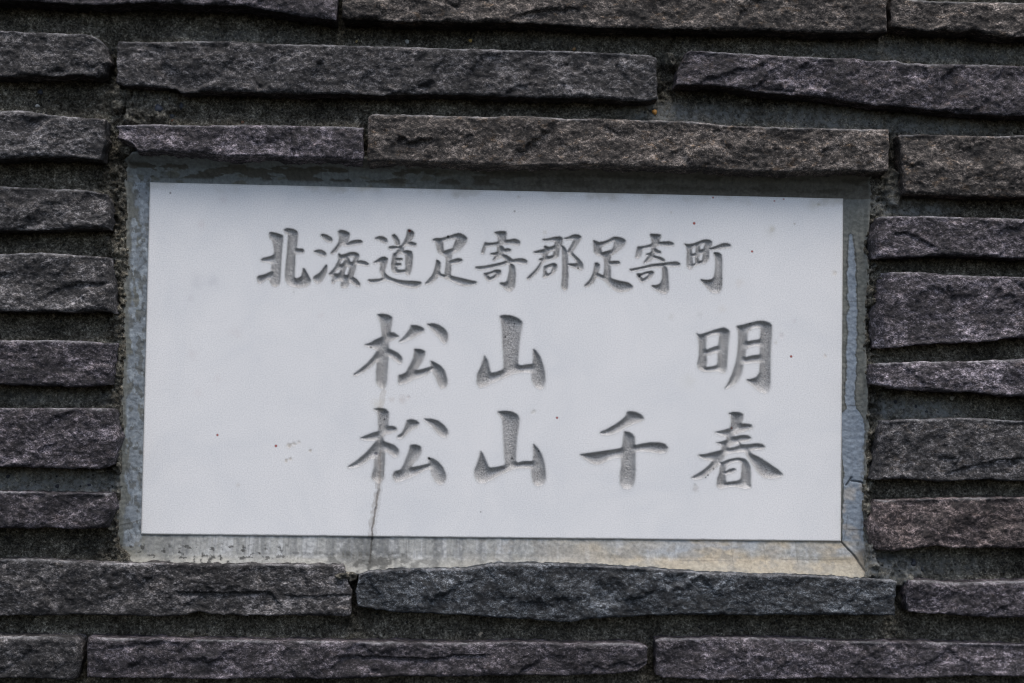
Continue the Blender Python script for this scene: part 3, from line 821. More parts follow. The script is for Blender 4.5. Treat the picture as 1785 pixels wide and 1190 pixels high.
# outlines read off the photograph: (character, window x, window y, scale, [(+1 or -1, outline), ...])
A1, A2 = 1785 / 180.0, 8.5
GLYPHS = [
 ("北", 440, 390, A1, [
  (1, [(290,160),(335,148),(440,172),(520,205),(525,240),(512,330),(500,480),(490,640),(480,800),(475,960),(460,1045),(400,1085),(350,1065),(312,1000),(300,950),(240,955),(180,1000),(130,1035),(92,990),(85,930),(110,905),(190,890),(290,850),(350,820),(335,790),(340,700),(310,670),(240,655),(170,650),(150,620),(190,595),(290,575),(365,545),(385,500),(375,380),(345,275),(310,250)]),
  (1, [(550,100),(600,80),(700,95),(770,130),(780,180),(765,300),(755,430),(800,435),(870,440),(890,470),(870,505),(780,505),(735,520),(730,650),(722,800),(720,930),(760,955),(830,930),(865,880),(880,760),(920,820),(975,920),(1005,980),(985,1035),(930,1075),(830,1095),(720,1085),(630,1050),(580,990),(570,900),(580,750),(595,600),(610,450),(620,300),(625,190),(585,160),(555,140)])]),
 ("海", 530, 390, A1, [
  (1, [(285,195),(330,180),(400,200),(470,245),(490,285),(460,315),(400,310),(350,260)]),
  (1, [(170,480),(230,455),(300,455),(360,490),(385,530),(350,560),(290,550),(220,510)]),
  (1, [(385,710),(395,740),(385,830),(350,900),(300,990),(240,1030),(190,1000),(160,950),(180,910),(250,870),(310,810),(350,750)]),
  (1, [(590,130),(640,110),(720,130),(785,165),(775,220),(755,300),(740,345),(800,310),(870,290),(960,280),(1010,310),(980,345),(900,350),(820,370),(740,375),(650,360),(600,410),(550,480),(490,520),(465,510),(500,460),(570,380),(605,320),(620,230),(600,170)]),
  (1, [(600,515),(640,545),(700,535),(790,500),(880,495),(945,530),(945,580),(920,640),(1000,640),(1070,660),(1120,700),(1090,725),(1010,705),(930,690),(895,700),(880,790),(850,880),(840,920),(900,960),(960,1030),(960,1075),(910,1075),(830,1020),(780,1000),(760,1060),(720,1105),(650,1095),(640,1040),(660,990),(600,970),(540,990),(500,1040),(480,1000),(500,940),(480,890),(430,870),(480,820),(540,750),(570,690),(610,610),(590,550)]),
  (-1, [(620,695),(630,650),(670,610),(710,600),(700,650),(670,690),(640,708)]),
  (-1, [(765,580),(820,560),(865,565),(860,620),(840,665),(800,665),(775,620)]),
  (-1, [(525,855),(550,810),(610,775),(645,785),(625,840),(590,870),(550,870)]),
  (-1, [(690,880),(700,800),(730,735),(800,735),(790,800),(760,890),(720,895)])]),
 ("道", 620, 390, A1, [
  (1, [(330,255),(400,220),(470,225),(530,260),(545,300),(520,335),(460,310),(400,275)]),
  (1, [(300,680),(370,630),(440,585),(500,575),(550,600),(540,660),(520,720),(500,790),(500,850),(560,910),(640,950),(760,980),(880,990),(1000,995),(1130,1010),(1125,1050),(1040,1105),(960,1105),(860,1080),(760,1050),(650,1000),(540,970),(470,980),(380,1010),(290,1025),(225,1000),(215,970),(290,965),(400,960),(470,940),(455,880),(420,800),(440,720),(420,670),(370,670)]),
  (1, [(630,200),(670,185),(710,220),(750,290),(760,350),(740,385),(700,370),(680,300),(650,250)]),
  (1, [(900,100),(950,110),(1005,150),(1000,210),(960,270),(920,320),(980,320),(1040,340),(1040,380),(1000,385),(920,365),(860,370),(820,400),(830,430),(790,440),(740,430),(690,425),(620,440),(575,425),(580,400),(640,390),(730,395),(790,380),(830,330),(870,250),(890,170)]),
  (1, [(740,430),(830,430),(820,470),(900,465),(965,480),(980,540),(970,700),(955,800),(920,880),(890,870),(850,835),(780,850),(690,855),(630,800),(620,700),(640,600),(650,520),(700,500)]),
  (-1, [(705,545),(800,505),(865,525),(870,800),(780,805),(715,795),(700,740)]),
  (1, [(670,597),(800,597),(805,630),(680,645)]),
  (1, [(670,685),(780,685),(785,718),(680,738)])]),
 ("足", 720, 390, A1, [
  (1, [(330,280),(390,255),(500,255),(600,225),(700,190),(800,165),(880,200),(935,250),(910,320),(850,400),(780,470),(690,500),(665,530),(660,600),(640,640),(700,620),(790,600),(850,620),(840,650),(760,680),(660,690),(650,760),(645,900),(700,915),(850,950),(1000,985),(1100,1005),(1080,1040),(980,1070),(880,1070),(760,1030),(650,970),(560,940),(500,910),(430,900),(390,960),(320,1020),(230,1045),(210,1030),(270,970),(340,890),(380,780),(400,680),(410,620),(470,670),(470,730),(450,820),(480,870),(555,890),(560,800),(580,650),(565,560),(530,535),(460,510),(430,470),(410,380),(390,310)]),
  (-1, [(510,300),(600,270),(740,245),(745,290),(710,370),(690,430),(600,455),(530,480),(515,400)])]),
 ("寄", 820, 390, A1, [
  (1, [(410,155),(480,135),(610,135),(620,170),(610,230),(610,285),(680,280),(760,265),(830,285),(860,325),(830,365),(760,360),(690,340),(560,350),(520,370),(560,400),(590,440),(650,430),(700,445),(690,480),(630,490),(570,490),(560,530),(620,545),(690,590),(730,625),(820,605),(930,610),(985,650),(960,690),(880,690),(790,660),(730,670),(690,680),(760,730),(775,830),(770,1000),(755,1100),(690,1165),(640,1150),(590,1110),(510,1040),(520,1020),(600,1020),(640,990),(660,900),(680,800),(680,690),(600,700),(480,730),(330,770),(170,795),(90,770),(95,745),(220,740),(400,705),(560,670),(630,640),(590,600),(540,570),(480,590),(400,640),(390,625),(440,550),(350,530),(350,515),(420,505),(470,480),(470,370),(380,370),(270,390),(250,440),(230,515),(190,510),(215,420),(255,320),(290,335),(400,335),(480,315),(490,260),(470,210),(440,170)]),
  (1, [(230,860),(330,845),(430,800),(510,800),(530,830),(500,890),(400,950),(310,985),(280,960),(250,900)]),
  (-1, [(300,885),(360,860),(430,845),(440,870),(400,910),(330,935)])]),
 ("郡", 900, 390, A1, [
  (1, [(450,270),(560,260),(680,230),(760,225),(800,255),(790,310),(780,380),(740,430),(735,500),(720,570),(640,600),(540,625),(490,650),(440,690),(400,780),(330,860),(250,940),(200,965),(190,940),(260,870),(340,790),(420,680),(460,600),(460,520),(400,510),(320,505),(300,490),(370,470),(480,445),(500,430),(480,400),(500,385),(560,410),(640,390),(670,360),(680,300),(620,290),(540,295),(470,290)]),
  (-1, [(530,560),(540,500),(600,460),(660,455),(645,510),(640,550),(560,570)]),
  (1, [(390,620),(440,595),(470,615),(430,650)]),
  (1, [(480,740),(560,710),(650,680),(700,710),(690,780),(650,850),(560,900),(500,920),(460,930),(480,880),(475,800)]),
  (-1, [(510,800),(550,760),(620,745),(625,780),(600,850),(550,875),(520,840)]),
  (1, [(760,370),(830,400),(880,490),(885,620),(890,750),(890,900),(885,1100),(850,1150),(800,1130),(785,1080),(800,900),(805,700),(800,520),(790,420)]),
  (1, [(810,255),(900,235),(980,195),(1060,190),(1125,225),(1090,290),(1030,390),(960,490),(1010,550),(1080,610),(1140,680),(1155,760),(1110,800),(1050,770),(960,735),(890,710),(900,695),(980,695),(1050,690),(1040,640),(980,570),(920,530),(880,490),(920,430),(960,360),(1000,270),(930,265),(850,265)])]),
 ("足", 1010, 395, A1, [
  (1, [(240,240),(280,250),(330,275),(420,265),(520,225),(600,180),(680,185),(760,210),(800,250),(770,320),(700,390),(640,440),(580,470),(540,490),(530,560),(530,605),(600,600),(680,600),(700,625),(680,650),(600,660),(530,660),(535,760),(535,890),(600,920),(720,950),(840,970),(920,1030),(900,1070),(820,1110),(720,1130),(640,1110),(560,1050),(480,970),(400,900),(330,870),(280,880),(250,950),(170,1020),(110,1035),(90,1020),(170,940),(230,840),(260,720),(270,630),(310,625),(350,660),(340,720),(310,800),(360,830),(420,850),(435,760),(440,640),(430,540),(380,500),(310,490),(260,440),(255,340)]),
  (-1, [(365,350),(430,310),(530,270),(610,240),(600,330),(570,400),(470,430),(390,455),(370,410)])]),
 ("寄", 1010, 395, A1, [
  (1, [(1220,135),(1280,130),(1400,140),(1400,180),(1380,220),(1380,270),(1460,265),(1560,260),(1630,290),(1620,320),(1560,330),(1480,325),(1400,310),(1340,330),(1310,370),(1350,410),(1405,430),(1400,465),(1340,465),(1300,450),(1290,490),(1300,530),(1260,560),(1200,600),(1130,630),(1110,625),(1160,560),(1200,500),(1160,490),(1155,475),(1220,460),(1250,430),(1250,360),(1180,365),(1100,380),(1080,420),(1060,500),(1010,545),(975,535),(985,460),(1010,345),(1050,350),(1150,335),(1240,310),(1260,270),(1250,200)]),
  (1, [(1290,500),(1330,515),(1400,530),(1470,570),(1470,605),(1420,595),(1360,560),(1290,540)]),
  (1, [(865,740),(960,725),(1100,695),(1250,655),(1400,640),(1550,620),(1680,610),(1740,640),(1720,680),(1640,685),(1540,670),(1470,680),(1450,690),(1300,690),(1150,715),(1000,750),(890,770)]),
  (1, [(1440,680),(1490,680),(1520,760),(1530,880),(1535,1000),(1540,1090),(1500,1150),(1430,1150),(1360,1110),(1280,1060),(1240,1020),(1330,1020),(1400,990),(1440,900),(1440,800)]),
  (1, [(990,810),(1060,820),(1160,785),(1260,770),(1285,800),(1240,860),(1170,920),(1080,960),(1040,920),(1010,870)]),
  (-1, [(1065,860),(1120,830),(1195,810),(1190,850),(1120,900),(1085,905)])]),
 ("町", 1110, 400, A1, [
  (1, [(820,245),(870,260),(960,255),(1060,220),(1160,180),(1250,180),(1300,215),(1285,280),(1250,330),(1240,420),(1240,500),(1190,570),(1100,590),(1010,615),(960,650),(920,685),(870,640),(870,500),(880,380),(860,290)]),
  (-1, [(940,340),(970,300),(1025,285),(1030,350),(1020,410),(960,430),(945,390)]),
  (-1, [(1080,290),(1110,250),(1175,240),(1175,290),(1150,345),(1090,355)]),
  (-1, [(955,470),(1010,455),(1020,520),(1015,590),(965,605)]),
  (-1, [(1060,480),(1090,420),(1155,405),(1150,470),(1135,540),(1070,555)]),
  (1, [(1240,320),(1290,320),(1380,290),(1480,245),(1560,240),(1625,270),(1610,300),(1520,315),(1420,330),(1340,345),(1280,350),(1250,345)]),
  (1, [(1330,400),(1400,400),(1455,430),(1470,520),(1470,700),(1470,900),(1460,1020),(1420,1085),(1360,1095),(1300,1085),(1220,1000),(1140,910),(1100,865),(1200,880),(1290,870),(1340,830),(1360,720),(1370,580),(1360,480)])]),
 ("松", 600, 540, A2, [
  (1, [(485,70),(560,58),(650,70),(715,110),(710,180),(690,280),(685,330),(740,340),(800,380),(815,400),(770,430),(690,460),(660,500),(660,570),(720,600),(800,640),(855,700),(865,740),(850,790),(815,800),(760,750),(700,710),(655,690),(650,800),(640,950),(630,1100),(590,1170),(560,1170),(510,1130),(470,1070),(475,950),(480,800),(480,770),(400,840),(300,920),(200,970),(140,975),(140,950),(220,890),(330,800),(430,690),(490,600),(470,590),(400,560),(290,520),(380,490),(460,440),(560,400),(555,320),(540,200),(510,120)]),
  (1, [(985,225),(1060,225),(1140,250),(1190,285),(1180,330),(1100,370),(1000,430),(900,470),(830,485),(810,470),(870,410),(930,340),(970,280)]),
  (1, [(1215,210),(1320,200),(1400,220),(1490,280),(1535,350),(1535,440),(1510,490),(1470,500),(1400,410),(1310,310)]),
  (1, [(1035,575),(1130,580),(1205,615),(1190,690),(1150,780),(1090,870),(1065,895),(1150,880),(1270,845),(1285,830),(1275,750),(1330,770),(1430,830),(1490,900),(1520,1000),(1530,1080),(1500,1150),(1430,1165),(1390,1100),(1350,1000),(1300,900),(1220,960),(1060,1020),(930,1080),(830,1110),(800,1090),(800,970),(860,955),(920,920),(970,820),(1020,720),(1035,640)])]),
 ("山", 800, 540, A2, [
  (1, [(600,95),(660,75),(780,85),(880,125),(945,180),(930,280),(905,400),(885,600),(870,800),(920,825),(1000,810),(1095,800),(1100,700),(1095,570),(1150,610),(1210,700),(1250,820),(1275,940),(1280,1060),(1260,1150),(1200,1180),(1130,1140),(1080,1050),(1075,930),(980,920),(860,930),(740,970),(620,1030),(500,1080),(400,1130),(310,1155),(260,1080),(270,950),(320,850),(360,730),(375,670),(430,750),(450,850),(475,935),(560,920),(660,880),(660,700),(645,500),(640,300),(625,170)])]),
 ("明", 1180, 550, A2, [
  (1, [(285,260),(340,280),(430,255),(560,210),(690,175),(760,205),(785,240),(770,350),(755,500),(745,650),(740,790),(710,850),(660,845),(600,815),(500,830),(400,830),(320,790),(300,720),(325,600),(325,400),(305,310)]),
  (-1, [(435,330),(500,290),(590,275),(630,290),(620,380),(610,445),(530,470),(430,510)]),
  (-1, [(440,590),(520,565),(600,545),(605,620),(595,735),(520,755),(430,765),(445,680)]),
  (1, [(875,155),(960,140),(1080,110),(1200,80),(1300,80),(1380,110),(1410,150),(1405,300),(1390,500),(1385,700),(1385,900),(1380,1060),(1340,1140),(1290,1150),(1220,1120),(1130,1040),(1020,950),(1100,940),(1180,910),(1225,840),(1230,690),(1100,700),(985,715),(975,800),(940,910),(880,1000),(790,1060),(700,1090),(750,1010),(820,860),(870,700),(895,560),(910,400),(910,250)]),
  (-1, [(1045,250),(1120,190),(1210,170),(1240,200),(1235,350),(1140,365),(1040,385)]),
  (-1, [(1025,500),(1060,470),(1160,445),(1230,450),(1230,580),(1120,590),(1010,620)])]),
 ("松", 590, 705, A2, [
  (1, [(515,65),(600,48),(700,65),(745,110),(745,180),(735,290),(750,320),(820,320),(865,350),(860,390),(800,420),(710,440),(660,490),(670,540),(740,570),(830,600),(890,660),(900,710),(870,770),(830,785),(770,740),(700,690),(685,720),(685,850),(675,1000),(670,1100),(600,1180),(500,1110),(490,1060),(530,920),(530,800),(480,800),(400,860),(300,920),(200,940),(130,930),(160,905),(270,830),(400,720),(500,610),(565,530),(500,530),(390,530),(310,500),(400,460),(500,420),(590,395),(590,300),(590,200),(570,110)]),
  (1, [(1010,235),(1080,215),(1160,240),(1200,275),(1170,330),(1080,380),(1010,440),(960,490),(910,515),(865,490),(880,460),(940,420),(980,340),(1000,280)]),
  (1, [(1260,210),(1370,210),(1480,240),(1570,310),(1620,380),(1625,440),(1590,485),(1540,485),(1470,430),(1380,330),(1300,260)]),
  (1, [(1060,600),(1140,590),(1225,625),(1230,700),(1180,800),(1110,880),(1080,930),(1200,910),(1320,880),(1340,860),(1320,780),(1400,800),(1480,850),(1550,930),(1590,1030),(1595,1100),(1560,1170),(1500,1190),(1440,1150),(1390,1060),(1360,950),(1280,970),(1150,1040),(1000,1110),(860,1150),(820,1120),(800,1050),(830,990),(920,965),(960,900),(1000,800),(1040,700)])]),
 ("山", 800, 710, A2, [
  (1, [(565,65),(660,48),(780,60),(870,105),(895,160),(890,250),(865,400),(850,600),(840,790),(870,820),(960,795),(1095,800),(1105,700),(1095,530),(1170,600),(1230,700),(1270,830),(1285,960),(1290,1070),(1240,1150),(1160,1170),(1100,1120),(1080,1020),(1070,900),(960,900),(860,900),(740,940),(600,1000),(480,1070),(380,1120),(300,1120),(240,1050),(225,940),(270,830),(305,720),(320,640),(370,710),(410,810),(450,895),(550,885),(690,855),(670,700),(660,500),(650,300),(640,170),(600,110)])]),
 ("千", 990, 715, A2, [
  (1, [(870,25),(930,12),(1020,30),(1100,75),(1130,130),(1080,165),(980,195),(880,240),(760,310),(640,360),(530,370),(480,350),(480,320),(580,280),(700,210),(800,140),(860,80)]),
  (1, [(830,310),(900,320),(960,355),(990,400),(995,520),(1100,495),(1230,475),(1340,475),(1440,500),(1490,560),(1450,630),(1360,640),(1230,615),(1080,600),(1000,620),(1000,760),(1000,920),(990,1040),(960,1130),(890,1170),(820,1160),(770,1090),(770,950),(795,800),(785,695),(700,700),(600,740),(500,790),(420,805),(340,780),(240,710),(165,655),(300,635),(480,610),(650,585),(800,560),(815,450)])]),
 ("春", 1180, 715, A2, [
  (1, [(760,45),(830,25),(930,30),(985,60),(975,130),(955,195),(1040,200),(1110,215),(1120,260),(1060,290),(950,320),(850,370),(900,380),(980,365),(1060,375),(1105,410),(1080,445),(1000,465),(930,470),(960,510),(1060,505),(1180,490),(1260,500),(1310,540),(1280,575),(1180,585),(1090,600),(1100,640),(1230,700),(1370,790),(1500,880),(1575,950),(1540,990),(1400,1010),(1290,1000),(1200,920),(1130,820),(1060,720),(1010,610),(900,620),(760,640),(710,680),(680,740),(650,800),(560,870),(450,950),(380,1010),(260,1025),(205,1000),(290,950),(400,880),(490,800),(530,745),(430,735),(350,705),(310,660),(420,650),(560,615),(660,590),(670,540),(640,510),(570,480),(660,465),(730,440),(730,395),(650,370),(550,325),(670,300),(790,265),(805,180),(800,90)]),
  (-1, [(835,390),(860,362),(930,340),(1010,318),(980,352),(890,385)]),
  (-1, [(765,555),(840,510),(910,488),(925,518),(840,552)]),
  (1, [(640,780),(760,730),(900,700),(1010,720),(1060,770),(1090,840),(1095,950),(1095,1080),(1100,1150),(1000,1160),(880,1130),(760,1130),(650,1165),(590,1130),(595,1020),(630,920),(640,830)]),
  (-1, [(725,830),(800,780),(910,755),(960,790),(958,900),(945,1020),(900,1045),(800,1060),(722,1065)]),
  (1, [(700,920),(780,870),(850,858),(885,885),(830,925),(750,948),(700,962)])]),
]

NX, NY = 1212, 604
SS = 2                                              # samples per wall unit
MW, MH = NX * SS + 1, NY * SS + 1
mask = np.zeros((MH, MW), bool)
cid = np.zeros((MH, MW), np.int16)


def fill(poly, x0, y0, w, h):
    """even-odd fill of an outline on the sample lattice window"""
    yy = np.arange(y0, y0 + h)[:, None] + 0.013
    xx = np.arange(x0, x0 + w)[None, :] + 0.017
    c = np.zeros((h, w), bool)
    n = len(poly)
    for k in range(n):
        ax, ay = poly[k]
        bx, by = poly[(k + 1) % n]
        if ay == by:
            continue
        lo, hi = min(ay, by), max(ay, by)
        r = np.where((yy[:, 0] >= lo) & (yy[:, 0] < hi))[0]
        if len(r) == 0:
            continue
        xi = ax + (yy[r] - ay) * (bx - ax) / (by - ay)
        c[r] ^= xx < xi
    return c


def corner_cut(p, f=0.16):
    """soften the traced corners a little"""
    p = np.asarray(p, float)
    nx = np.roll(p, -1, 0)
    return np.stack([p + (nx - p) * f, nx + (p - nx) * f], 1).reshape(-1, 2)


for gi, (ch, ox, oy, k, outl) in enumerate(GLYPHS):
    pls = []
    for sg, pl in outl:
        pl = np.array(pl, float)
        w = unproj(ox + pl[:, 0] / k, oy + pl[:, 1] / k, 0.0)
        pls.append((sg, corner_cut(np.stack([(w[:, 0] + HX) * SS, (w[:, 1] + HY) * SS], -1))))
    allp = np.concatenate([p for s_, p in pls if s_ > 0])
    x0, y0 = np.floor(allp.min(0)).astype(int) - 8
    x1, y1 = np.ceil(allp.max(0)).astype(int) + 8
    m = np.zeros((y1 - y0, x1 - x0), bool)
    for sg, p in pls:
        f = fill(p, x0, y0, x1 - x0, y1 - y0)
        m = (m | f) if sg > 0 else (m & ~f)
    m = blur(m.astype(float), 2) > 0.5
    mask[y0:y1, x0:x1] |= m
    c = cid[y0:y1, x0:x1]
    c[m] = gi + 1

# distance to the edge of the carving, inside and a little way outside
R = 26


def edge_distance(ins):
    """distance of the True samples to the nearest False one, up to R"""
    d = np.where(ins, 1e6, 0.0)
    for j in range(1, MH):
        d[j] = np.minimum(d[j], d[j - 1] + 1)
    for j in range(MH - 2, -1, -1):
        d[j] = np.minimum(d[j], d[j + 1] + 1)
    d = np.minimum(d, R) ** 2
    out = d.copy()
    for s_ in range(1, R + 1):
        out[:, s_:] = np.minimum(out[:, s_:], d[:, :-s_] + s_ * s_)
        out[:, :-s_] = np.minimum(out[:, :-s_], d[:, s_:] + s_ * s_)
    return np.sqrt(out)


din = edge_distance(mask)
dout = edge_distance(~mask)
sdf = blur((np.where(mask, np.maximum(din - .5, 0), -np.maximum(dout - .5, 0)) / SS), 2)[::SS, ::SS]     # wall units, + inside
cidg = cid[::SS, ::SS]
gi_, gj_ = np.meshgrid(np.arange(NX + 1), np.arange(NY + 1))
LX, LY = gi_ - HX, gj_ - HY
CARVE_D, CARVE_W = 6.8, 13.0
big = sstep(-150, -60, LY)                          # the two lower lines are larger and cut deeper
dmax, wid = 5.4 + (CARVE_D - 5.4) * big, 7.0 + (CARVE_W - 7.0) * big
sdf = sdf + .9 - .4 * big
t = np.clip((sdf + 0.3) / wid, 0, 1)
depth = dmax * (1 - (1 - t) ** 2.0) * sstep(-.15, .38, t)
depth += np.where(t > 0, sstep(0.2, .8, t) * (0.4 * fbm(LX, LY, 5, 3, 700, .7) + 0.35 * fbm(LX, LY, 2.6, 1, 703)), 0)
depth = np.maximum(depth, 0)
H = depth.copy()
# softened arris of the slab, hairline break below the left column of characters
ed = np.minimum.reduce([LX + HX, HX - LX, LY + HY, HY - LY])
ed = np.maximum(0, ed - .7 * sstep(.1, .6, fbm(LX, LY, 16, 4, 705, .65)) * sstep(6, 2, ed))
H += 2.2 * (1 - np.sqrt(np.clip(1 - (1 - np.clip(ed / 2.6, 0, 1)) ** 2, 0, 1)))
X, Y = LX.astype(float), LY.astype(float)
brk = [(666, 628), (667, 655), (668, 682), (666, 700), (663, 714), (664, 745), (662, 790), (661, 845), (657, 872), (655, 885), (651, 905), (649, 920), (648.5, 946)]
cm = polyline(brk, 0.5, 1.6)
cm *= np.where(unproj(np.array([0.]), np.array([850.]))[0, 1] > Y, sstep(-.15, .35, fbm(X, Y, 12, 2, 711)) * .6, 1.0)
cm *= np.where(Y < 90, .25, np.where(Y < 250, .75, 1.0))
H += 2.2 * cm
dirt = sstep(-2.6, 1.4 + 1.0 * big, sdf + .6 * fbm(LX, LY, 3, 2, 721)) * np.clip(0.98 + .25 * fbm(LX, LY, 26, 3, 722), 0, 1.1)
stain = np.zeros(X.shape + (3,))
sa = np.zeros(X.shape)


def dab(m, c):
    global stain, sa
    m = np.clip(m, 0, 1)
    na = sa + m - sa * m
    w_ = np.where(na > 1e-5, m / np.maximum(na, 1e-5), 0)[..., None]
    stain = stain * (1 - w_) + np.array(c) * w_
    sa = na


halo = polyline(brk[-7:], 2.2, 2.0)
bx0 = polyline([(p[0] - 2.5, p[1]) for p in brk[-6:]], 4.0, 2.5)
dab(bx0 * .45 * sstep(-.4, .4, fbm(X, Y, 14, 3, 731)), (.36, .32, .275))
dab(polyline(brk[-7:], 6.5, 3.0) * .28, (.42, .40, .375))
dab(halo * .6, (.30, .275, .25))
dab(.13 * sstep(-7, -.5, sdf + 2 * fbm(X, Y, 14, 3, 733)) * (sdf < 1), (.42, .41, .38))
dab(polyline(brk[2:5], 4.5, 2.5) * .28, (.45, .38, .30))
dab(cm * .5, (.12, .105, .09))
# grime that has settled on the upper edge and run a little way down, and into the corners
dab(.5 * sstep(16, 0, LY + HY + 9 * fbm(X, Y, 24, 4, 735)) * sstep(-.3, .5, fbm(X, Y, 60, 3, 736)), (.45, .40, .32))
dab(.35 * sstep(4, 0, ed), (.30, .28, .24))
OL, RED, BLK, PK = (.40, .36, .24), (.30, .03, .015), (.02, .02, .02), (.60, .50, .48)
SPOTS = [(1427, 356, 5, .55, OL), (1419, 359, 10, .25, (.55, .48, .30)), (1346, 399, 7, .4, OL), (1343, 405, 12, .12, OL), (505, 777, 6, .55, (.34, .26, .16)), (513, 774, 5, .45, (.36, .29, .20)), (521, 770, 4, .45, (.36, .29, .20)), (541, 785, 3.5, .55, (.36, .29, .20)),
         (499, 803, 4, .6, (.36, .29, .20)), (506, 800, 4, .5, (.38, .30, .20)), (702, 696, 8, .3, (.42, .32, .26)), (712, 692, 4, .35, (.40, .30, .25)), (683, 696, 6, .25, (.45, .36, .28)), (1455, 476, 6, .35, (.55, .45, .30)), (1438, 620, 4, .35, (.50, .38, .26)),
         (1362, 585, 6, .35, PK), (1385, 559, 5, .3, (.55, .5, .5)), (1353, 597, 4, .3, OL), (1289, 493, 9, .18, (.62, .52, .40)), (1259, 538, 8, .15, (.6, .52, .4)), (1219, 548, 7, .22, (.45, .45, .42)), (1200, 665, 14, .15, (.5, .48, .36)), (1170, 552, 7, .15, OL),
         (1213, 852, 7, .45, (.40, .36, .32)), (1211, 846, 4, .4, (.34, .31, .28)), (931, 717, 5, .35, (.50, .46, .36)), (927, 719, 3, .4, (.38, .35, .30)), (658, 704, 10, .25, (.50, .42, .22)), (568, 345, 14, .10, PK), (390, 347, 9, .22, PK), (352, 391, 8, .25, PK),
         (340, 490, 18, .20, (.45, .44, .46)), (372, 490, 12, .22, (.45, .44, .46)), (333, 520, 7, .2, (.48, .44, .44)), (411, 580, 11, .16, PK), (335, 618, 10, .18, PK), (345, 684, 8, .16, PK), (415, 845, 5, .3, (.50, .44, .36)), (560, 550, 7, .16, PK), (380, 660, 9, .12, PK), (1100, 330, 6, .2, OL), (950, 405, 5, .3, OL), (904, 343, 4, .4, (.4, .35, .3)),
         (897, 368, 2, .7, (.2, .18, .16)), (297, 336, 2, .8, (.15, .14, .13)), (1170, 370, 3, .4, (.4, .36, .3)), (838, 892, 1.6, .7, (.2, .19, .18)), (1385, 390, 2, .5, (.3, .26, .2)), (512, 509, 3, .4, (.4, .38, .36)),
         (379, 758, 2.2, .9, RED), (481, 777, 2.4, .95, RED), (1210, 389, 2.6, .95, RED), (1311, 438, 2.2, .95, RED), (1379, 621, 2.4, .95, RED), (971, 728, 2.2, .9, RED), (714, 402, 2.2, .9, RED), (1243, 344, 2, .8, RED), (1350, 350, 2, .6, RED), (1366, 347, 2, .6, RED), (1276, 746, 2.4, .9, (.14, .03, .02)),
         (781, 412, 3.2, .95, BLK), (646.5, 605, 2.6, .95, BLK), (1115, 481, 3.2, .95, BLK), (1008, 467, 2.6, .9, BLK), (939, 786, 2.4, .9, BLK), (893, 799, 2.8, .9, BLK), (881, 587, 2.6, .9, BLK), (897, 564, 2.2, .8, BLK), (847, 376, 2.0, .0, BLK), (1234, 828, 2.4, .9, BLK), (1244, 817, 2.6, .8, BLK), (1230, 832, 2.2, .8, BLK), (655, 791, 3.6, .85, (.04, .04, .07)), (670, 731, 2.4, .8, BLK), (748, 799, 3.4, .9, BLK), (1307, 564, 2.2, .8, BLK)]
refine = np.zeros(X.shape, bool)
for n_, (px, py, r, a, c) in enumerate(SPOTS):
    r = r * (.72 if c is BLK else 1.0)
    a = a if c is BLK or c is RED else a * .9
    bx, by = imx(np.float64(px), np.float64(py))
    i0, i1, j0, j1 = int(bx + HX - 2 * r - 3), int(bx + HX + 2 * r + 4), int(by + HY - 2 * r - 3), int(by + HY + 2 * r + 4)
    sl = (slice(max(j0, 0), j1), slice(max(i0, 0), i1))
    full = np.zeros(X.shape)
    d = np.hypot(X[sl] - bx, Y[sl] - by) / r
    if r > 3:
        d = d + .45 * fbm(X[sl], Y[sl], max(r, 4), 3, 740 + n_)
    full[sl] = a * (sstep(1.25, .55, d) if r < 3 else np.exp(-1.6 * d * d) * (1.0 if r > 7 else sstep(1.5, .6, d)))
    dab(full, c)
    refine[sl] = True
    if 3 < r < 7 and a > .3:                     # little pits in the face
        H[sl] += .35 * sstep(.9, .2, d)

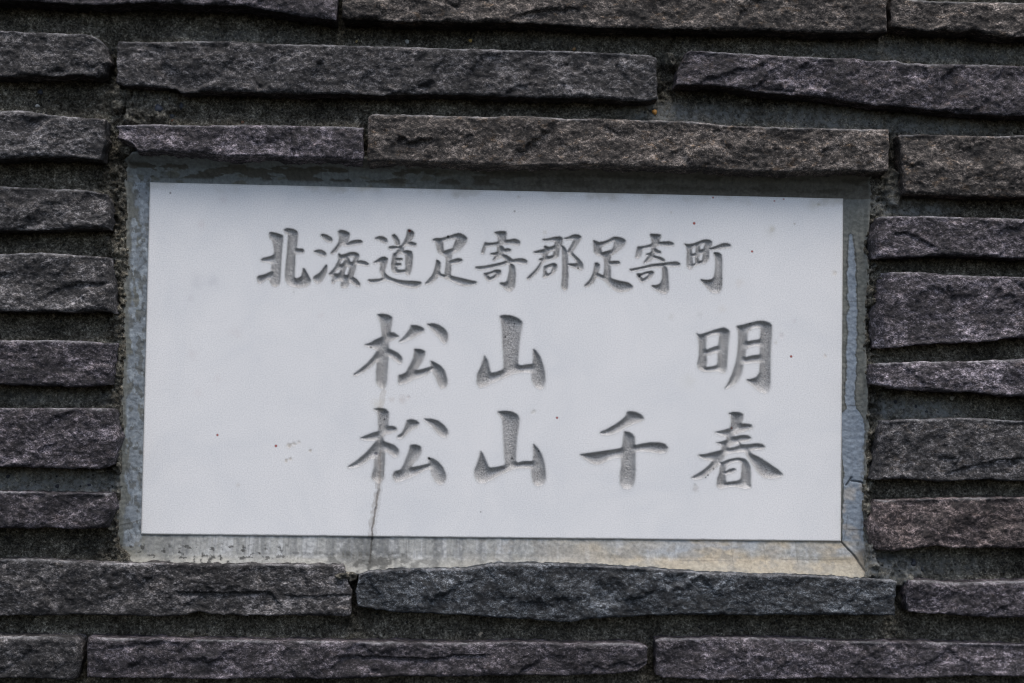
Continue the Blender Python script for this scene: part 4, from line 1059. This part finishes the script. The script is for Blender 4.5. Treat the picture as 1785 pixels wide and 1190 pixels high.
# lattice: 12-unit cells, split to single units wherever there is carving, an edge, a crack or a stain
C = 12
cxs = np.arange(0, NX + 1, C)
cys = np.append(np.arange(0, NY, C), NY)
need = (sdf > -3) | (cm > 0) | (bx0 > 0) | (ed < 5) | refine | (H > .02) | (sa > .03)
ncx, ncy = len(cxs) - 1, len(cys) - 1
cell = np.zeros((ncy, ncx), bool)
for j in range(ncy):
    rows = need[cys[j]:cys[j + 1] + 1].any(0)
    for i in range(ncx):
        cell[j, i] = rows[cxs[i]:cxs[i + 1] + 1].any()
fine = np.repeat(np.repeat(cell, np.diff(cys), 0), np.diff(cxs), 1)          # per unit square
vid = np.arange((NX + 1) * (NY + 1)).reshape(NY + 1, NX + 1)
FQ = np.stack([vid[:-1, :-1], vid[1:, :-1], vid[1:, 1:], vid[:-1, 1:]], -1)
cc = np.maximum.reduce([cidg[:-1, :-1], cidg[1:, :-1], cidg[1:, 1:], cidg[:-1, 1:]])
Vall = np.stack([X, Y, H], -1).reshape(-1, 3)
dirt_f, st_f = dirt.ravel(), np.concatenate([stain, sa[..., None]], -1).reshape(-1, 4)


def patch(name, quads, back=False):
    quads = np.asarray(quads).reshape(-1, 4)
    used = np.zeros(len(Vall), bool)
    used[quads.ravel()] = True
    rm = np.cumsum(used) - 1
    v, q_, dv, sv = Vall[used], rm[quads], dirt_f[used], st_f[used]
    if back:                                        # the slab's own thickness
        TH = 34.0
        bo = []
        for cs, cl in (((0, 0), None),):
            pass
        per = np.concatenate([vid[0, :], vid[1:, -1], vid[-1, -2::-1], vid[-2:0:-1, 0]])
        n0 = len(v)
        pv = Vall[per].copy()
        pv2 = pv.copy()
        pv2[:, 2] = TH
        v = np.concatenate([v, pv, pv2, np.array([(0, 0, TH)])])
        k_ = len(per)
        a_ = n0 + np.arange(k_)
        b_ = n0 + (np.arange(k_) + 1) % k_
        q_ = np.concatenate([q_, np.stack([a_, b_, b_ + k_, a_ + k_], -1)])
        dv = np.concatenate([dv, np.zeros(2 * k_ + 1)])
        sv = np.concatenate([sv, np.zeros((2 * k_ + 1, 4))])
    return build(name, v, q_, M_MARBLE, plaque, True, dict(dirt=dv, stain=sv))


coarse = []
for j in range(ncy):
    for i in range(ncx):
        if not cell[j, i]:
            coarse.append((vid[cys[j], cxs[i]], vid[cys[j + 1], cxs[i]], vid[cys[j + 1], cxs[i + 1]], vid[cys[j], cxs[i + 1]]))
patch("slab", np.concatenate([FQ[fine & (cc == 0)].reshape(-1, 4), np.array(coarse)]), back=True)
for gi, (ch, *_r2) in enumerate(GLYPHS):
    o = patch("engraved_character", FQ[fine & (cc == gi + 1)])
    o['label'] = "carved character " + ch
